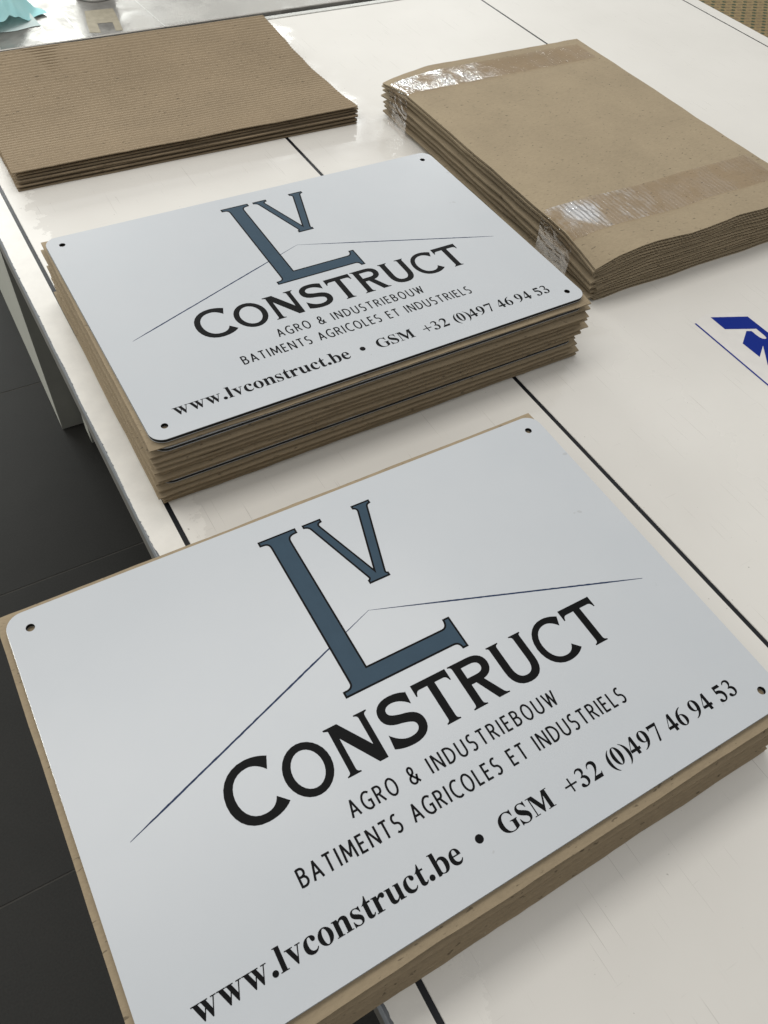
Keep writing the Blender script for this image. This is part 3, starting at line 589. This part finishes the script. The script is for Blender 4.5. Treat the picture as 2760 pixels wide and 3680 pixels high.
# stack A: the sign on the thick pile in the middle of the table
rnd = random.Random(21); NA = 12; pA = (0.1056 - T_S * 3) / NA; z = 0.1056 - T_S
make_sign((0.1942, 0.5455, z), 0.00998, 'white sign with blue logo lying on the thick cardboard pile, mid table')
k = 0; pair = (0, 0, 0)
for i in range(NA):
    if i in (1, 8):
        z -= T_S
        if i == 1: make_sign((0.1945, 0.5440, z), 0.006, 'black edged sign just below the top cardboard sheet of the middle pile', False)
        else: make_sign((0.194, 0.5475, z), 0.0005, 'black edged sign deep in the lower third of the middle pile', False)
    z -= pA
    pair = (rnd.uniform(-.004, .004), rnd.uniform(-.0030, .0024), rnd.uniform(-.003, .003))
    x0, y0, rz = 0.1690 + pair[0] * 1.1 + rnd.uniform(-.0008, .0008), 0.5250 + pair[1], pair[2]
    wd = 0.620 + (0.012 if i == 1 else 0) + pair[0] * 2
    if i == 0: x0, y0, rz, wd = 0.1685, 0.5238, 0.0015, 0.6195
    bn = wobble(300 + i, 0.30, 0.0005)
    o = board('cardboard_sheet', (x0, y0, z), rz, MX, W=wd, D=0.4225, t=pA - 0.0004, fpinch=0.80, cosrows=True, edge=0.0004, rag=0.35, pitch=0.0074, seed=100 + i, zfun=(lambda x, y, bn=bn: 0.25 * bn(x) * max(0, 1 - y / .06)), nu=70, nv=20)
    tag(o, ('brown cardboard sheet directly under the sign on the middle pile' if i == 0 else 'bottom cardboard sheet of the pile in the middle, resting on the table' if i == NA - 1 else '%s cardboard sheet from the top of the middle pile' % ORD[i]), 'cardboard', 'cardboard sheets in the middle pile')

# stack B: the sign in the foreground on a pile that overhangs the table edge
NB = 11; pB = (0.0915 - T_S) / NB; z = 0.0915 - T_S
make_sign((0, 0, z), 0.0, 'large white sign with blue logo nearest the viewer, overhanging the table edge')
for i in range(NB):
    z -= pB
    pair = (rnd.uniform(-.0015, .0015), rnd.uniform(-.0007, .0007), rnd.uniform(-.0008, .0008))
    yf = -0.0298 - (0, -.0014, .0022, .0004, .0036, .0018, .0050, .0032, .0064, .0046, .0080)[i]
    o = board('cardboard_sheet', (-0.0260 + (pair[0] if i else 0), yf, z), (pair[2] if i else 0.002), MX, W=0.619, D=0.4275 - 0.0040 * (i > 0), t=pB - 0.0003, fpinch=0.15, cosrows=True, rag=0.3, pitch=0.0074, seed=200 + i, nu=60, nv=20, edge=0.0003)
    tag(o, ('brown cardboard sheet framing the foreground sign, directly beneath it' if i == 0 else 'bottom cardboard sheet of the foreground pile, resting on the table' if i == NB - 1 else '%s cardboard sheet from the top of the foreground pile' % ORD[i]), 'cardboard', 'cardboard sheets in the foreground pile')

# stack C: ribbed boards at the back left, curling up at both ends
MC = [M['card_rib'], M['card_flute_shaded']]; NC = 8; tC = 0.0026; D_C = 0.4270
for i in range(NC):
    lvl = NC - 1 - i; f_ = (lvl / (NC - 1)) ** 1.6
    def zf(x, y, f_=f_, i=i):
        c = (y / D_C - 0.45) / 0.55; c0 = (0.45 - y / D_C) / 0.45
        r = 0.0180 * f_ * max(0, c) ** 1.8 + 0.0092 * f_ * max(0, c0) ** 1.7
        if i == 0: r += 0.0035 * max(0, c0) ** 1.5
        return r + 0.0008 * math.sin(2 * math.pi * y / 0.0094)
    off = (0, 0.0045, 0.003, -0.0005, 0.003, -0.001, 0.004, -0.001)[i]; xo = (0, .006, .004, .002, .005, .0, .003, .001)[i]
    o = board('cardboard_sheet', (0.1905 + xo, 1.2535 - 0.002 + off, lvl * tC), 0.001 * ((i * 7) % 3 - 1), MC, W=0.6365, D=D_C, t=tC - 0.0002, pitch=0.0094, seed=400 + i, zfun=zf, nu=8, nv=180, edge=0.0009, jag=0.0011, tl=0.0007, fpinch=0.4)
    for p in o.data.polygons: p.use_smooth = False
    tag(o, ('ribbed brown cardboard sheet lying on top of the back left pile' if i == 0 else 'bottom ribbed cardboard sheet of the low back left pile, resting on the table' if i == NC - 1 else '%s ribbed cardboard sheet from the top of the low back left pile' % ORD[i]), 'cardboard', 'ribbed cardboard sheets in the back left pile')

# bundle D: boards taped together, flutes running away from the viewer
bd = empty('cardboard_bundle', (0.8900, 0.6180, 0), 0.0)
tag(bd, 'thick bundle of brown corrugated boards held by clear tape, back right', 'cardboard bundle')
ND = 13; pD = 0.0825 / ND; MD = [M['card_y'], M['card_flute_shaded']]; rnd = random.Random(77)
for i in range(ND):
    lvl = ND - 1 - i; bn = wobble(500 + i // 4, 0.5, 0.0030); top = i == 0
    def zf(x, y, top=top, lvl=lvl, bn=bn):                     # here x runs along the flutes (away from the viewer), y runs to the left
        r = bn(y) * (lvl / ND) * max(0, 1 - x / 0.25) * .8
        cx = max(0, (0.09 - x) / 0.09) + max(0, (x - 0.55) / 0.09); dy = max(0, (y - 0.35) / 0.11)      # the pile sags at its left corners
        r -= 0.014 * (lvl / (ND - 1)) * min(1, cx) ** 1.3 * min(1.1, dy) ** 1.7
        return r
    if top: cover_z = zf
    sh = rnd.uniform(-.008, .007) + 0.006 * lvl / ND - .003
    # local frame turned 90 degrees: local x -> world +y, local y -> world -x
    o = board('board', (0.462 - sh * .3, rnd.uniform(-.002, .002) + (0 if not top else -.002), lvl * pD), math.pi / 2, MD, bd, W=0.642 + rnd.uniform(-.004, .004), D=0.462 + sh, t=pD - 0.0002, pitch=0.0084, seed=600 + i, closed=False, tl=0.0011, liner_over=0.022, pinch=0.66, zfun=zf, nu=16, nv=60, edge=0.0010)
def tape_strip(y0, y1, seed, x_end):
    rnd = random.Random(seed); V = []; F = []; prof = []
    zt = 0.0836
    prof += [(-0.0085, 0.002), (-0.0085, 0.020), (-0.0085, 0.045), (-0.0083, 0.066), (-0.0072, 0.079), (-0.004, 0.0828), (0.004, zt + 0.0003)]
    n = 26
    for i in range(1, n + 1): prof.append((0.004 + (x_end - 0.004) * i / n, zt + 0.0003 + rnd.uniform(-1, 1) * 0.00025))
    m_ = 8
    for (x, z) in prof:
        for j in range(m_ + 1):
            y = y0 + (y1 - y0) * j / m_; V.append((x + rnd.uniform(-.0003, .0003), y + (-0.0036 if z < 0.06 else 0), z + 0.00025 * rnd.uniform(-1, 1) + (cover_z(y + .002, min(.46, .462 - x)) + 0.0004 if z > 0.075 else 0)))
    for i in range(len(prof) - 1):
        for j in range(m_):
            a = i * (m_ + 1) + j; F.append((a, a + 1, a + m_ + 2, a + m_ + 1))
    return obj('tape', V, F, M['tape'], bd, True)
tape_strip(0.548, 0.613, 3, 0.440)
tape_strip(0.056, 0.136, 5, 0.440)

# ------------------------------------------------------------------ small things at the far end
wp = empty('paper_wipe', (0.352, 1.915, 0.0045)); tag(wp, 'crumpled turquoise paper wipe heaped on the steel bed, top left corner', 'wipe')
def heap(nx, ny, sx, sy, hgt, seed, thick=0.0):
    V = []; F = []
    for j in range(ny + 1):
        for i in range(nx + 1):
            u, v_ = i / nx * 2 - 1, j / ny * 2 - 1; r = math.sqrt(u * u + v_ * v_)
            fall = max(0, 1 - (r / 1.15) ** 2.2)
            a = noise.noise((u * 1.7 + seed, v_ * 1.7, 0)); b = 1 - abs(noise.noise((u * 3.1, v_ * 1.6 + seed, 3 + a))) * 2; c = 1 - abs(noise.noise((u * 7, v_ * 5, seed))) * 2
            z = hgt * fall * (0.55 + 0.55 * b * .8 + 0.07 * c + .3 * a) + 0.0015
            V.append((u * sx * (1 + .12 * noise.noise((v_ * 2, seed, 1))) + 0.006 * a, v_ * sy * (1 + .14 * noise.noise((u * 2, seed, 5))) + .002 * b, max(0.0008, z)))
    for j in range(ny):
        for i in range(nx):
            q = j * (nx + 1) + i; F.append((q, q + 1, q + nx + 2, q + nx + 1))
    return V, F
v, f = heap(60, 60, 0.125, 0.095, 0.105, 2.3)
h = obj('crumpled_sheet', v, f, M['cloth'], wp, True); h.location = (-0.085, 0.012, 0.003); h.rotation_euler = (0, 0, 0.5)
V = []; F = []
for i in range(13):
    t = i / 12; x = -0.075 + 0.118 * t; fr = -0.072 + 0.012 * t + 0.003 * math.sin(t * 9)
    for j in range(5):
        s = j / 4; V.append((x - 0.012 * s * t, fr + 0.085 * s * (1 - .25 * t), 0.0012 + 0.012 * s * s + 0.002 * math.sin(t * 6 + s * 3) * s))
for i in range(12):
    for j in range(4): a = i * 5 + j; F.append((a, a + 5, a + 6, a + 1))
obj('white_fold', V, F, M['cloth_w'], wp, True)

cn = empty('spray_can', (0.546, 1.984, 0.0045)); tag(cn, 'black can with a tin base rim standing beyond the ribbed cardboard', 'can')
def lathe(prof, n=48):
    V = [(r * math.cos(6.28319 * i / n), r * math.sin(6.28319 * i / n), z) for r, z in prof for i in range(n)]
    F = [(k * n + i, k * n + (i + 1) % n, (k + 1) * n + (i + 1) % n, (k + 1) * n + i) for k in range(len(prof) - 1) for i in range(n)]
    return V, F
v, f = lathe([(0.036, 0.0015), (0.041, 0.0), (0.0445, 0.0008), (0.0452, 0.003), (0.0440, 0.0055), (0.0425, 0.0062)]); obj('rim', v, f, M['rim'], cn, True)
v, f = lathe([(0.0424, 0.006), (0.0428, 0.009), (0.0428, 0.150), (0.040, 0.158), (0.020, 0.172), (0.014, 0.174)]); obj('can_body', v, f, M['can'], cn, True)
v, f = lathe([(0.0135, 0.173), (0.0135, 0.190), (0.011, 0.194), (0.0, 0.1945)]); obj('nozzle', v, f, M['can'], cn, True)

bx = empty('printed_carton', (2.06, 0.9, FZ)); tag(bx, 'brown carton printed with rows of small dark green marks beyond the right table edge', 'carton')
v, f = bevel_box(0, 1.5, 0, 2.0, 0, -0.2 - FZ, 0.004); obj('carton_body', v, f, M['kraft'], bx)
gp = []; bp_ = []; zt = -0.2 - FZ + 0.0006
e1 = Vector((0.0372, -0.0123)); e2 = Vector((0.0092, 0.0205)); e1n = e1.normalized(); e2n = e2.normalized()
for a in range(-40, 60):
    for b in range(-10, 90):
        c = Vector((0.35, 0.85)) + e1 * (a - b * 0.22 + (0.5 if b % 2 else 0)) + e2 * (b - 40)
        if not (0.02 < c.x < 1.48 and 0.02 < c.y < 1.98) or (c - Vector((0.55, 0.9))).length > 0.75: continue
        fl_ = 1 if b % 2 else -1
        q = [c + e1n * (.0075 * math.cos(t)) + e2n * (.006 * math.sin(t)) for t in [6.28 * i / 8 for i in range(8)]]; gp.append(([(p.x, p.y, zt) for p in q], [tuple(range(8))]))
        d = c - e1n * .013 * fl_; q = [d + e1n * .012 + e2n * .004, d - e1n * .012 + e2n * .004, d - e1n * .012 - e2n * .004, d + e1n * .012 - e2n * .004]; bp_.append(([(p.x, p.y, zt - .0003) for p in q], [(3, 2, 1, 0)] ))
v, f = merge(gp); o = obj('green_print', v, f, M['green'], bx); o['kind'] = 'stuff'
v, f = merge(bp_); o = obj('brown_print', v, f, M['brownp'], bx); o['kind'] = 'stuff'
